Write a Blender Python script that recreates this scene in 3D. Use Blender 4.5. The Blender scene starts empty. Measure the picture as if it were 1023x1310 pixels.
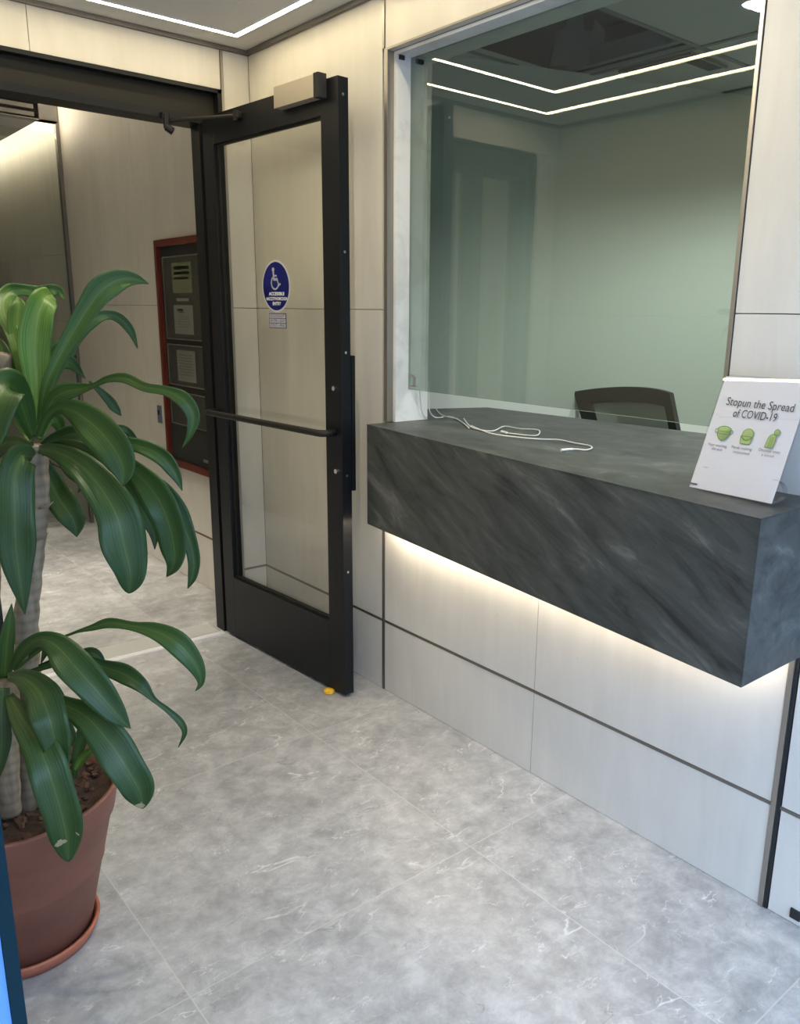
import bpy, bmesh, math, random
from mathutils import Vector, Matrix
random.seed(7)
sc = bpy.context.scene
COL = sc.collection
V = Vector

# ------------------------------------------------------------------ camera
cd = bpy.data.cameras.new('camera'); cam = bpy.data.objects.new('camera', cd); COL.objects.link(cam)
FPX, PX, PY = 1050.49, 50.78, 16.04
CAM = V((-1.777, -3.2796, 1.42))
yw, pt, rl = [math.radians(a) for a in (-40.8401, -14.2822, 1.0253)]
FW = V((-math.sin(yw)*math.cos(pt), math.cos(yw)*math.cos(pt), math.sin(pt)))
rt = V((math.cos(yw), math.sin(yw), 0)); up = rt.cross(FW)
RT = rt*math.cos(rl) + up*math.sin(rl); UP = -rt*math.sin(rl) + up*math.cos(rl)
m = Matrix((RT, UP, -FW)).transposed().to_4x4(); m.translation = CAM
cam.matrix_world = m
cd.sensor_fit = 'VERTICAL'; cd.sensor_height = 36; cd.sensor_width = 36*1023/1310
cd.lens = 36*FPX/1310; cd.shift_x = -PX/1310; cd.shift_y = PY/1310
cd.clip_start = .02
sc.camera = cam

# ------------------------------------------------------------------ view, world, light levels
sc.view_settings.view_transform = 'Standard'; sc.view_settings.look = 'None'
sc.view_settings.exposure = 0.13; sc.view_settings.gamma = 1; sc.view_settings.use_curve_mapping = False
try:
    sc.cycles.use_denoising = True
    sc.cycles.max_bounces = 12; sc.cycles.transparent_max_bounces = 24
    sc.cycles.caustics_reflective = False; sc.cycles.caustics_refractive = False
    sc.cycles.sample_clamp_indirect = 6
except Exception: pass
W = bpy.data.worlds.new('sky'); sc.world = W; W.use_nodes = True
bg = W.node_tree.nodes['Background']
bg.inputs[0].default_value = (.46, .66, 1.0, 1); bg.inputs[1].default_value = 10.0
LED = 34.0        # ceiling line lights
LED_COL = (1.0, .85, .55)
COVE = 60.0       # vestibule cove
UNDER = 48.0      # strip under the counter
SPOT = 30.0       # lens of the downlights
LOBBY_W = 40.0     # lobby centre downlight
OFFICE_W = 58.0   # added out-of-view office lamps, watts
VEST_W = 190.0     # added out-of-view vestibule lamps, watts

# ------------------------------------------------------------------ materials
def mat(name, col=(.5,.5,.5), rough=.5, metal=0.0, spec=.5, build=None, bump=None):
    M = bpy.data.materials.new(name); M.use_nodes = True
    nt = M.node_tree; b = nt.nodes['Principled BSDF']
    b.inputs['Base Color'].default_value = (*col, 1); b.inputs['Roughness'].default_value = rough
    b.inputs['Metallic'].default_value = metal; b.inputs['Specular IOR Level'].default_value = spec
    if build: build(nt, b)
    return M
def N(nt, t, **kw):
    n = nt.nodes.new(t)
    for k, v in kw.items():
        if k.startswith('i_'):
            key = k[2:]; key = int(key) if key.isdigit() else key
            n.inputs[key].default_value = v
        else: setattr(n, k, v)
    return n
def L(nt, a, b): nt.links.new(a, b)
def pos(nt, scale=(1,1,1), rot=(0,0,0)):
    g = N(nt, 'ShaderNodeNewGeometry'); mp = N(nt, 'ShaderNodeMapping')
    mp.inputs['Scale'].default_value = scale; mp.inputs['Rotation'].default_value = rot
    L(nt, g.outputs['Position'], mp.inputs['Vector']); return mp.outputs[0]
def noise(nt, vec, scale, detail=4, rough=.55, dist=0):
    n = N(nt, 'ShaderNodeTexNoise'); n.inputs['Scale'].default_value = scale; n.inputs['Detail'].default_value = detail
    n.inputs['Roughness'].default_value = rough; n.inputs['Distortion'].default_value = dist
    L(nt, vec, n.inputs['Vector']); return n.outputs[0]
def ramp(nt, fac, stops):
    r = N(nt, 'ShaderNodeValToRGB'); e = r.color_ramp.elements
    while len(e) < len(stops): e.new(.5)
    for el, (p, c) in zip(e, stops):
        el.position = p; el.color = (*c, 1) if len(c) == 3 else c
    L(nt, fac, r.inputs[0]); return r.outputs[0]
def mix(nt, fac, a, b, mode='MIX'):
    n = N(nt, 'ShaderNodeMix', data_type='RGBA', blend_type=mode)
    for s, v in ((n.inputs[0], fac), (n.inputs[6], a), (n.inputs[7], b)):
        if isinstance(v, (int, float)): s.default_value = v
        elif isinstance(v, tuple): s.default_value = (*v, 1)
        else: L(nt, v, s)
    return n.outputs[2]
def math_(nt, op, a, b=None):
    n = N(nt, 'ShaderNodeMath', operation=op)
    for i, v in enumerate((a, b)):
        if v is None: continue
        if isinstance(v, (int, float)): n.inputs[i].default_value = v
        else: L(nt, v, n.inputs[i])
    return n.outputs[0]
def bump(nt, b, h, strength=.2, dist=.01):
    n = N(nt, 'ShaderNodeBump'); n.inputs['Strength'].default_value = strength; n.inputs['Distance'].default_value = dist
    L(nt, h, n.inputs['Height']); L(nt, n.outputs[0], b.inputs['Normal'])

def b_stone(nt, b):
    big = noise(nt, pos(nt, (1.2, 1.2, .55)), 2.2, 6, .6)
    c = ramp(nt, big, [(.3, (.56, .53, .475)), (.7, (.64, .61, .555))])
    streak = noise(nt, pos(nt, (5, 5, .9)), 2.6, 6, .62, .4)
    c = mix(nt, .3, c, ramp(nt, streak, [(.3, (.50, .475, .43)), (.7, (.68, .655, .60))]))
    sp = noise(nt, pos(nt, (1, 1, .45)), 38, 3, .7)
    c = mix(nt, ramp(nt, sp, [(.69, (0, 0, 0)), (.76, (.45, .45, .45))]), c, (.36, .34, .31))
    L(nt, c, b.inputs['Base Color'])
STONE = mat('limestone_panel', rough=.42, spec=.35, build=b_stone)

def b_floor(nt, b):
    p = pos(nt)
    g = N(nt, 'ShaderNodeSeparateXYZ'); L(nt, p, g.inputs[0])
    def tri(ax, off):
        t = math_(nt, 'ADD', g.outputs[ax], -off); t = math_(nt, 'DIVIDE', t, .812)
        return t
    tx, ty = tri(0, -.407), tri(1, -1.035)
    cell = N(nt, 'ShaderNodeCombineXYZ')
    L(nt, math_(nt, 'FLOOR', tx), cell.inputs[0]); L(nt, math_(nt, 'FLOOR', ty), cell.inputs[1])
    wn = N(nt, 'ShaderNodeTexWhiteNoise'); L(nt, cell.outputs[0], wn.inputs['Vector'])
    # shift the marbling per tile
    off = N(nt, 'ShaderNodeVectorMath', operation='MULTIPLY_ADD')
    L(nt, wn.outputs['Color'], off.inputs[0]); off.inputs[1].default_value = (5, 5, 5); L(nt, p, off.inputs[2])
    q = off.outputs[0]
    base = noise(nt, q, 1.7, 5, .6)
    c = ramp(nt, base, [(.36, (.245, .243, .242)), (.5, (.345, .342, .338)), (.64, (.45, .446, .44))])
    fine = noise(nt, q, 13, 9, .72, .25)
    c = mix(nt, .5, c, ramp(nt, fine, [(.34, (.15, .149, .148)), (.5, (.345, .342, .338)), (.66, (.60, .595, .585))]))
    grain = noise(nt, q, 70, 4, .7)
    c = mix(nt, ramp(nt, grain, [(.60, (0, 0, 0)), (.72, (.35, .35, .35))]), c, (.20, .195, .19))
    def vein(scale, dist, w, seed, amt, sx=1.6, g0=.55):
        mp = N(nt, 'ShaderNodeMapping'); mp.inputs['Location'].default_value = (seed, seed*1.7, 0); mp.inputs['Scale'].default_value = (1, sx, 1)
        mp.inputs['Rotation'].default_value = (0, 0, seed)
        L(nt, q, mp.inputs[0])
        n = noise(nt, mp.outputs[0], scale, 5, .55, dist)
        d = math_(nt, 'ABSOLUTE', math_(nt, 'ADD', n, -.5))
        gate = noise(nt, mp.outputs[0], scale*2.3, 3, .6)
        v = ramp(nt, d, [(0, (1, 1, 1)), (w, (0, 0, 0))])
        gg = ramp(nt, gate, [(g0, (0, 0, 0)), (g0+.07, (1, 1, 1))])
        return math_(nt, 'MULTIPLY', math_(nt, 'MULTIPLY', v, gg), amt)
    c = mix(nt, vein(2.2, .5, .007, .6, .65), c, (.76, .75, .73))
    c = mix(nt, vein(4.5, .4, .008, 3.1, .6, 2.2, .53), c, (.70, .69, .67))
    c = mix(nt, vein(8.0, .3, .010, 1.9, .45, 1.4), c, (.66, .65, .63))
    c = mix(nt, vein(2.7, .5, .006, 5.3, .55, 1.8, .56), c, (.11, .105, .10))
    def line(t):
        f = math_(nt, 'FRACT', t); d = math_(nt, 'ABSOLUTE', math_(nt, 'ADD', f, -.5))
        return math_(nt, 'GREATER_THAN', d, .5 - .0016/.812)
    gl = math_(nt, 'MAXIMUM', line(tx), line(ty))
    c = mix(nt, math_(nt, 'MULTIPLY', gl, .6), c, (.52, .50, .47))
    c = mix(nt, .10, c, ramp(nt, wn.outputs[0], [(0, (.2, .2, .2)), (1, (.5, .49, .47))]))
    L(nt, c, b.inputs['Base Color'])
    L(nt, ramp(nt, fine, [(.3, (.30, .30, .30)), (.7, (.42, .42, .42))]), b.inputs['Roughness'])
    bump(nt, b, math_(nt, 'SUBTRACT', math_(nt, 'MULTIPLY', fine, .15), gl), .12, .004)
FLOOR = mat('grey_marble_tile', rough=.34, spec=.5, build=b_floor)

def b_slate(nt, b):
    p = pos(nt, (3.0, 3.0, 3.0), (-.40, 0, 0))
    v = N(nt, 'ShaderNodeMapping'); v.inputs['Scale'].default_value = (1.5, .42, 2.3); L(nt, p, v.inputs[0])
    n = noise(nt, v.outputs[0], 2.6, 10, .66, .7)
    c = ramp(nt, n, [(.36, (.018, .021, .021)), (.46, (.042, .047, .045)), (.58, (.064, .069, .065)), (.70, (.125, .128, .12))])
    w = math_(nt, 'ABSOLUTE', math_(nt, 'ADD', noise(nt, v.outputs[0], 2.1, 6, .6, .9), -.5))
    c = mix(nt, math_(nt, 'MULTIPLY', ramp(nt, w, [(0, (1, 1, 1)), (.018, (0, 0, 0))]), .5), c, (.035, .038, .04))
    L(nt, c, b.inputs['Base Color']); bump(nt, b, n, .12, .004)
SLATE = mat('dark_slate_laminate', rough=.44, spec=.45, build=b_slate)
BLACK = mat('black_aluminium', (.006, .007, .009), .42, 0, .28)
BLACKP = mat('dark_bronze_aluminium', (.016, .015, .0125), .5, 0, .25)
RUBBER = mat('black_rubber', (.012, .012, .013), .7)
STEEL = mat('brushed_metal_trim', (.36, .335, .30), .36, .85)
DTRIM = mat('dark_metal_reveal', (.19, .175, .155), .45, .7)
CHROME = mat('chrome', (.7, .7, .7), .2, 1)
SATIN = mat('satin_champagne_cover', (.50, .44, .35), .38, .55)
def b_marble(nt, b):
    n = noise(nt, pos(nt), 5, 6, .6, 1.5); L(nt, ramp(nt, n, [(.35, (.66, .66, .65)), (.5, (.77, .775, .765)), (1, (.80, .80, .79))]), b.inputs['Base Color'])
MARBLE = mat('white_jamb_stone', rough=.4, build=b_marble)
CEIL = mat('grey_ceiling_paint', (.66, .645, .61), .8, spec=.2)
OFFWALL = mat('office_wall_paint', (.66, .69, .65), .8, spec=.2)
TILE = mat('ceiling_tile_board', (.55, .56, .54), .9, spec=.1)
PLENUM = mat('plenum_void', (.05, .055, .055), .9)
SHEETM = mat('galvanised_sheet', (.22, .23, .23), .5, .3)
PANELBACK = mat('joint_backing', (.16, .15, .135), .8)
THRESH = mat('pale_metal_threshold', (.58, .575, .55), .35, .4)
RED = mat('dark_red_mahogany', (.12, .022, .014), .35, build=lambda nt, b: L(nt, ramp(nt, noise(nt, pos(nt, (8, 8, 1)), 8, 5), [(.3, (.085, .014, .009)), (.7, (.16, .03, .018))]), b.inputs['Base Color']))
FELT = mat('black_letter_felt', (.012, .014, .012), .8)
GREYF = mat('grey_backing_board', (.062, .066, .062), .6)
PAPER = mat('white_paper', (.74, .72, .71), .7, spec=.2)
PAPERG = mat('grey_white_paper', (.34, .34, .32), .7)
PAPERY = mat('pale_green_paper', (.26, .30, .18), .7)
LIME = mat('yellow_green_print', (.24, .33, .06), .7)
INK = mat('black_print', (.02, .02, .022), .6)
INKG = mat('grey_print', (.16, .16, .16), .7)
INKR = mat('red_print', (.45, .09, .05), .7)
ICON = mat('lime_green_print', (.52, .64, .27), .7)
ICOND = mat('dark_green_outline_print', (.22, .34, .08), .7)
BLUE = mat('blue_sticker', (.012, .022, .26), .35)
WHITE = mat('white_vinyl', (.78, .79, .84), .4)
WIRE = mat('white_cable_plastic', (.82, .81, .78), .4)
YELLOW = mat('yellow_rubber', (.75, .42, .02), .5)
MESHB = mat('black_mesh_fabric', (.30, .325, .30), .8)
TEALEDGE = mat('teal_metal_edge', (.006, .019, .026), .8, 0, .05)
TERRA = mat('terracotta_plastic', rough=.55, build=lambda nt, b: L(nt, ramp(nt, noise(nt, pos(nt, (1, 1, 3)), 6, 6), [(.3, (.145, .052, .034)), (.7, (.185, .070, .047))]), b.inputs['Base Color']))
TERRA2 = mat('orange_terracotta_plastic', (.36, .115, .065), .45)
SOIL = mat('potting_soil', rough=.95, build=lambda nt, b: L(nt, ramp(nt, noise(nt, pos(nt), 45, 6, .7), [(.35, (.010, .006, .004)), (.6, (.045, .022, .013)), (.75, (.12, .06, .035))]), b.inputs['Base Color']))
BARKC = mat('bark_chips', rough=.85, build=lambda nt, b: L(nt, ramp(nt, noise(nt, pos(nt), 30, 4), [(.35, (.03, .014, .008)), (.7, (.12, .05, .028))]), b.inputs['Base Color']))
def b_cane(nt, b):
    w = N(nt, 'ShaderNodeTexWave', bands_direction='Z'); w.inputs['Scale'].default_value = 14; w.inputs['Distortion'].default_value = 2.2
    L(nt, pos(nt), w.inputs['Vector'])
    c = mix(nt, .7, ramp(nt, w.outputs[0], [(.05, (.14, .11, .08)), (.4, (.23, .19, .14)), (1, (.28, .24, .18))]), ramp(nt, noise(nt, pos(nt, (6, 6, 1)), 9, 5), [(.3, (.12, .09, .06)), (.7, (.32, .27, .2))]))
    L(nt, c, b.inputs['Base Color']); bump(nt, b, w.outputs[0], .3, .003)
CANE = mat('grey_brown_cane', rough=.8, build=b_cane)
DRY = []   # centres of the dry tan patches, filled in below from the plant's own leaves
def b_leaf(nt, b):
    uv = N(nt, 'ShaderNodeUVMap'); s = N(nt, 'ShaderNodeSeparateXYZ'); L(nt, uv.outputs[0], s.inputs[0])
    at_ = N(nt, 'ShaderNodeAttribute', attribute_name='young')
    d = math_(nt, 'ABSOLUTE', math_(nt, 'ADD', s.outputs[0], -.5))
    mp = N(nt, 'ShaderNodeMapping'); mp.inputs['Scale'].default_value = (16, .8, 1); L(nt, uv.outputs[0], mp.inputs[0])
    st = noise(nt, mp.outputs[0], 1.6, 4, .6)
    old = ramp(nt, st, [(.3, (.010, .036, .009)), (.55, (.020, .060, .014)), (.75, (.048, .105, .030))])
    yng = ramp(nt, st, [(.3, (.05, .14, .018)), (.55, (.11, .24, .03)), (.75, (.24, .36, .07))])
    c = mix(nt, at_.outputs['Fac'], old, yng)
    mid = ramp(nt, d, [(0, (1, 1, 1)), (.03, (.55, .55, .55)), (.22, (0, 0, 0))])
    c = mix(nt, math_(nt, 'MULTIPLY', mid, math_(nt, 'ADD', math_(nt, 'MULTIPLY', at_.outputs['Fac'], .4), .12)), c, (.30, .42, .10))
    g = N(nt, 'ShaderNodeNewGeometry'); wob = math_(nt, 'MULTIPLY', noise(nt, pos(nt), 60, 3, .6), .030)
    for q_, rad in DRY:
        vd = N(nt, 'ShaderNodeVectorMath', operation='DISTANCE'); L(nt, g.outputs['Position'], vd.inputs[0]); vd.inputs[1].default_value = q_
        c = mix(nt, math_(nt, 'LESS_THAN', math_(nt, 'ADD', vd.outputs['Value'], wob), rad), c, (.36, .30, .19))
    L(nt, c, b.inputs['Base Color']); b.inputs['Roughness'].default_value = .36; b.inputs['Specular IOR Level'].default_value = .4
    bump(nt, b, st, .25, .003)
    out = nt.nodes['Material Output']; tr = N(nt, 'ShaderNodeBsdfTranslucent'); L(nt, c, tr.inputs[0])
    ms = N(nt, 'ShaderNodeMixShader'); ms.inputs[0].default_value = .22
    L(nt, b.outputs[0], ms.inputs[1]); L(nt, tr.outputs[0], ms.inputs[2]); L(nt, ms.outputs[0], out.inputs[0])
def emit(name, col, s):
    M = bpy.data.materials.new(name); M.use_nodes = True; nt = M.node_tree
    nt.nodes.remove(nt.nodes['Principled BSDF']); e = N(nt, 'ShaderNodeEmission'); e.inputs[0].default_value = (*col, 1); e.inputs[1].default_value = s
    L(nt, e.outputs[0], nt.nodes['Material Output'].inputs[0]); return M
E_LED = emit('led_line', LED_COL, LED)
E_COVE = emit('cove_led', (1, .87, .66), COVE)
E_COVE2 = emit('cove_lip_led', (1, .87, .66), 9.0)
E_UNDER = emit('counter_led', (1, .86, .66), UNDER)
E_SPOT = emit('downlight', (.9, 1, .93), SPOT)
def glass(name, tint, gain=1.0, rough=0.0):
    M = bpy.data.materials.new(name); M.use_nodes = True; nt = M.node_tree
    nt.nodes.remove(nt.nodes['Principled BSDF'])
    t = N(nt, 'ShaderNodeBsdfTransparent'); t.inputs[0].default_value = (*tint, 1)
    gl = N(nt, 'ShaderNodeBsdfGlossy'); gl.inputs['Roughness'].default_value = rough
    geo = N(nt, 'ShaderNodeNewGeometry')
    ior = math_(nt, 'ADD', math_(nt, 'MULTIPLY', geo.outputs['Backfacing'], 1/1.52 - 1.52), 1.52)
    fr = N(nt, 'ShaderNodeFresnel'); L(nt, ior, fr.inputs[0])
    ms = N(nt, 'ShaderNodeMixShader'); L(nt, math_(nt, 'MULTIPLY', fr.outputs[0], gain), ms.inputs[0])
    L(nt, t.outputs[0], ms.inputs[1]); L(nt, gl.outputs[0], ms.inputs[2]); L(nt, ms.outputs[0], nt.nodes['Material Output'].inputs[0])
    return M
G_WIN = glass('green_tinted_glass', (.74, .79, .755), 1.8)
G_DOOR = glass('clear_door_glass', (.985, .988, .972), .8)
G_VEST = glass('vestibule_glass', (.90, .93, .91), 1.0)
G_BOARD = glass('board_glass', (.93, .93, .92), .8)
G_ACR = glass('clear_acrylic', (.96, .96, .97), .8)
G_BLUE = glass('blue_glass', (.45, .72, .95), 1.2)

# ------------------------------------------------------------------ mesh helpers
class MB:
    def __init__(s): s.bm = bmesh.new()
    def box(s, x0, x1, y0, y1, z0, z1, bev=0, M=None):
        x0, x1 = sorted((x0, x1)); y0, y1 = sorted((y0, y1)); z0, z1 = sorted((z0, z1))
        vs = [V((x, y, z)) for x in (x0, x1) for y in (y0, y1) for z in (z0, z1)]
        if M is not None: vs = [M @ v for v in vs]
        bv = [s.bm.verts.new(v) for v in vs]
        fs = [s.bm.faces.new([bv[i] for i in f]) for f in ((0, 1, 3, 2), (4, 6, 7, 5), (0, 4, 5, 1), (2, 3, 7, 6), (0, 2, 6, 4), (1, 5, 7, 3))]
        if bev:
            es = list({e for f in fs for e in f.edges})
            bmesh.ops.bevel(s.bm, geom=es, offset=bev, segments=2, affect='EDGES', profile=.6)
        return s
    def prism(s, poly, z0, z1, bev=0, M=None):
        a = [V((p[0], p[1], z0)) for p in poly]; b = [V((p[0], p[1], z1)) for p in poly]
        if M is not None: a = [M @ v for v in a]; b = [M @ v for v in b]
        a = [s.bm.verts.new(v) for v in a]; b = [s.bm.verts.new(v) for v in b]
        n = len(a); fs = [s.bm.faces.new(a[::-1]), s.bm.faces.new(b)]
        fs += [s.bm.faces.new((a[i], a[(i+1) % n], b[(i+1) % n], b[i])) for i in range(n)]
        if bev:
            es = list({e for f in fs for e in f.edges}); bmesh.ops.bevel(s.bm, geom=es, offset=bev, segments=2, affect='EDGES')
        return s
    def tube(s, pts, r, n=8, cap=True):
        pts = [V(p) for p in pts]; rs = r if isinstance(r, (list, tuple)) else [r]*len(pts)
        rings = []; ref = None
        for i, p in enumerate(pts):
            t = (pts[min(i+1, len(pts)-1)] - pts[max(i-1, 0)]).normalized()
            if ref is None: ref = V((0, 0, 1)) if abs(t.z) < .9 else V((1, 0, 0))
            u = (ref - t*ref.dot(t)).normalized(); w = t.cross(u); ref = u
            rings.append([s.bm.verts.new(p + (u*math.cos(2*math.pi*k/n) + w*math.sin(2*math.pi*k/n))*rs[i]) for k in range(n)])
        for a, b in zip(rings, rings[1:]):
            for k in range(n): s.bm.faces.new((a[k], a[(k+1) % n], b[(k+1) % n], b[k]))
        if cap: s.bm.faces.new(rings[0][::-1]); s.bm.faces.new(rings[-1])
        return s
    def lathe(s, prof, c, n=48, closed=False):
        rings = [[s.bm.verts.new((c[0]+r*math.cos(2*math.pi*k/n), c[1]+r*math.sin(2*math.pi*k/n), c[2]+z)) for k in range(n)] for r, z in prof]
        pr = list(zip(rings, rings[1:])) + ([(rings[-1], rings[0])] if closed else [])
        for a, b in pr:
            for k in range(n): s.bm.faces.new((a[k], a[(k+1) % n], b[(k+1) % n], b[k]))
        if not closed: s.bm.faces.new(rings[0][::-1]); s.bm.faces.new(rings[-1])
        return s
    def build(s, name, material, parent=None, smooth=False):
        bmesh.ops.recalc_face_normals(s.bm, faces=s.bm.faces)
        me = bpy.data.meshes.new(name); s.bm.to_mesh(me); s.bm.free(); me.materials.append(material)
        if smooth:
            for p in me.polygons: p.use_smooth = True
        o = bpy.data.objects.new(name, me); COL.objects.link(o); adopt(o, parent); return o
def adopt(o, parent):
    if parent is None: return
    o.parent = parent
    base = parent
    t = Matrix.Identity(4)
    while base is not None:
        t = WORLD.get(base.name, Matrix.Identity(4)); break
    o.matrix_parent_inverse = t.inverted()
WORLD = {}
def thing(name, label, cat, loc=(0, 0, 0), group=None, kind=None):
    o = bpy.data.objects.new(name, None); COL.objects.link(o); o.location = loc; o.empty_display_size = .05
    WORLD[o.name] = Matrix.Translation(loc)
    return tag(o, label, cat, group, kind)
def tag(o, label=None, cat=None, group=None, kind=None):
    if label: o['label'] = label
    if cat: o['category'] = cat
    if group: o['group'] = group
    if kind: o['kind'] = kind
    return o
def struct(o, label=None): o['kind'] = 'structure'; return tag(o, label)
def BOX(name, m, *a, parent=None, bev=0): return MB().box(*a, bev=bev).build(name, m, parent)

# a pixel of the photo at a distance along the view direction gives a point of the room
def px_ray(x, y): return FW + RT*((x-511.5-PX)/FPX) - UP*((y-655-PY)/FPX)
def px_at(x, y, dist): return CAM + px_ray(x, y)*dist
def px_z(x, y, z):
    d = px_ray(x, y); return CAM + d*((z-CAM.z)/d.z)

# ------------------------------------------------------------------ dimensions
ZC = 2.4264; ZP = .284; ZJ = 1.436; ZT = 1.046; ZB = .686
XL = -1.70                       # left wall
YF = -2.76                       # street side opening
GAP = .0011

# ------------------------------------------------------------------ floor and ceilings
struct(MB().box(-1.9, .02, -4.6, 6.2, -.08, 0).build('floor', FLOOR))
struct(MB().box(-14, 14, -14.4, -14, -.1, 4.6).box(-14, -13.6, -14, 2, -.1, 4.6).build('added_sky_block_wall', mat('sky_block_brown', (.16, .14, .12), .9)))  # unseen walls added to keep low sky light off the upper lobby wall
struct(MB().box(-14, 14, -14, -4.6, -.10, -.02).build('ground_outside', mat('pavement', (.30, .30, .30), .9)))
struct(MB().box(-3.4, XL-.15, -4.6, -2.75, ZC, ZC+.06).box(-3.4, XL-.1, -2.75, -2.6, 2.4, 2.5).build('added_sky_canopy', CEIL)); struct(MB().box(-14, -1.9, -4.6, 2, -.10, -.02).build('ground_beside', mat('pavement_side', (.30, .30, .30), .9)))  # unseen canopy added to cut off the high sky light
c = MB().box(XL-.1, .02, -4.6, .0, ZC, ZC+.06).build('ceiling', CEIL); struct(c)  # runs on past the opening as part of the added canopy
cr = MB()
cr.box(-.016, -.001, -2.9, -.001, ZC-.016, ZC); cr.box(XL+.002, -.001, -.016, -.001, ZC-.016, ZC); cr.box(XL+.001, XL+.016, YF, -.002, ZC-.016, ZC)
struct(cr.build('trim_1', DTRIM))

# ------------------------------------------------------------------ stone panel walls
def panels(name, rects, plane, axis, thick=.02, back=.012):
    """rects: (a0,a1,z0,z1) along the wall; axis 'x' -> wall plane x=plane, slab grows to +x ; 'y' -> +y"""
    m = MB()
    for a0, a1, z0, z1 in rects:
        a0, a1 = sorted((a0, a1))
        if axis == 'x': m.box(plane, plane+thick, a0+GAP, a1-GAP, z0+GAP, z1-GAP, bev=.001)
        else: m.box(a0+GAP, a1-GAP, plane, plane+thick, z0+GAP, z1-GAP, bev=.001)
    return struct(m.build(name, STONE))
rects = []
for z0, z1 in ((0, ZP-.004), (ZP+.004, ZJ), (ZJ, ZC)): rects.append((-.898, 0, z0, z1))
for y0, y1 in ((-1.69, -.912), (-2.474, -1.69)):
    rects += [(y0, y1, 0, ZP-.004), (y0, y1, ZP+.004, ZT-.06)]
rects += [(-2.244, -.912, 2.245, ZC), (-4.6, -2.244, ZJ, ZC), (-4.6, -2.244, ZT-.05, ZJ), (-4.6, -2.499, 0, ZP-.004), (-4.6, -2.499, ZP+.004, ZT-.05)]
panels('wall_right', rects, 0, 'x')
mb = MB()   # masonry behind the panels, with the service window left open
mb.box(.022, .171, -.93, .14, 0, ZC+.3); mb.box(.022, .171, -4.6, -2.236, 0, ZC+.3)
mb.box(.022, .171, -2.236, -.93, 0, ZB); mb.box(.022, .171, -2.236, -.93, 2.245, ZC+.3)
struct(mb.build('wall_right_core', PANELBACK))
struct(BOX('trim_2', DTRIM, -.001, .018, -4.6, 0, ZP-.0045, ZP+.0045))
struct(BOX('trim_3', DTRIM, -.002, .018, -.911, -.8985, 0, ZT-.36))
struct(MB().box(-.006, .018, -2.4885, -2.476, 0, ZB-.001).build('trim_4', STEEL))
struct(BOX('trim_5', RUBBER, -.002, .016, -2.4975, -2.4895, 0, ZB-.001))
struct(BOX('trim_6', STEEL, -.003, .018, -.9105, -.9, 2.255, ZC-.017))
t = MB().box(-.006, 0, -2.582, -2.556, .016, .042, bev=.002).build('door_bumper', RUBBER)
tag(t, 'small black rubber bumper low on the panel right of the metal strip', 'bumper')

# door wall (carries the black door) and the wall above the opening
rects = [(-.112, 0, 0, ZP-.004), (-.112, 0, ZP+.004, ZJ), (-.112, 0, ZJ, ZC),
         (-.825, -.124, 2.268, ZC), (-1.54, -.825, 2.268, ZC), (XL, -1.54, 2.268, ZC), (XL, -1.54, ZJ, 2.268), (XL, -1.54, ZP+.004, ZJ), (XL, -1.54, 0, ZP-.004)]
panels('wall_back', rects, 0, 'y')
mb = MB(); mb.box(-.124, .02, .022, .14, 0, 2.8); mb.box(XL, -1.525, .022, .14, 0, 2.8); mb.box(-1.525, -.124, .022, .14, 2.27, 2.8)
struct(mb.build('wall_back_core', PANELBACK))
struct(BOX('trim_7', STEEL, -.1235, -.1125, -.003, .016, 0, ZC-.017))
struct(BOX('trim_8', DTRIM, -.112, 0, -.001, .018, ZP-.0045, ZP+.0045))
# left wall
rl_ = []
for y0, y1 in ((YF+.03, -2.0), (-2.0, -1.2), (-1.2, -.4), (-.4, 0)):
    for z0, z1 in ((0, ZP-.004), (ZP+.004, ZJ), (ZJ, ZC)): rl_.append((y0, y1, z0, z1))
o = panels('wall_left', rl_, XL-.02, 'x'); struct(BOX('wall_left_core', PANELBACK, XL-.15, XL-.022, YF+.03, .14, 0, 2.8))

# vestibule beyond the door, and the corridor past its glass front
rects = []
for y0, y1 in ((.14, 1.295), (1.295, 2.41)):
    for z0, z1 in ((0, ZP-.004), (ZP+.004, ZJ+.01), (ZJ+.01, 2.9)): rects.append((y0, y1, z0, z1))
for y0, y1 in ((2.43, 3.3), (3.3, 4.2), (4.2, 6.2)):
    for z0, z1 in ((0, ZP-.004), (ZP+.004, 1.34), (1.34, 1.765), (1.765, 2.9)): rects.append((y0, y1, z0, z1))
panels('wall_vestibule_right', rects, 0, 'x'); struct(BOX('wall_vestibule_core', PANELBACK, .022, .16, .142, 6.2, 0, 2.9))
struct(BOX('trim_9', RED, -.001, .016, .145, 6.2, ZP-.0045, ZP+.0045))
struct(BOX('wall_vestibule_left', STONE, XL-.15, XL, .142, 6.2, 0, 2.9))
struct(BOX('wall_vestibule_end', PANELBACK, XL, .02, 6.05, 6.2, 0, 2.9))
struct(BOX('ceiling_vestibule_upper', CEIL, XL-.1, .02, .142, 6.2, 2.78, 2.9))
struct(MB().box(-1.5, -.2, 2.17, 5.9, 2.465, 2.525).box(-.5, -.2, .2, 2.09, 2.62, 2.66).build('ceiling_vestibule', CEIL))
tag(MB().box(-.42, -.36, .3, 2.08, 2.661, 2.68).box(-.42, -.36, 2.2, 5.8, 2.5255, 2.545).build('cove_light', E_COVE), 'warm cove light hidden above the lowered vestibule ceiling', 'light')
tag(MB().box(-.25, -.235, .3, 2.08, 2.715, 2.735).box(-.2445, -.2405, .3, 2.08, 2.66, 2.715).box(-.25, -.235, 2.2, 5.8, 2.58, 2.60).box(-.2445, -.2405, 2.2, 5.8, 2.525, 2.58).build('cove_light', E_COVE2), 'warm light strip along the lip of the vestibule ceiling', 'light')
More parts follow.
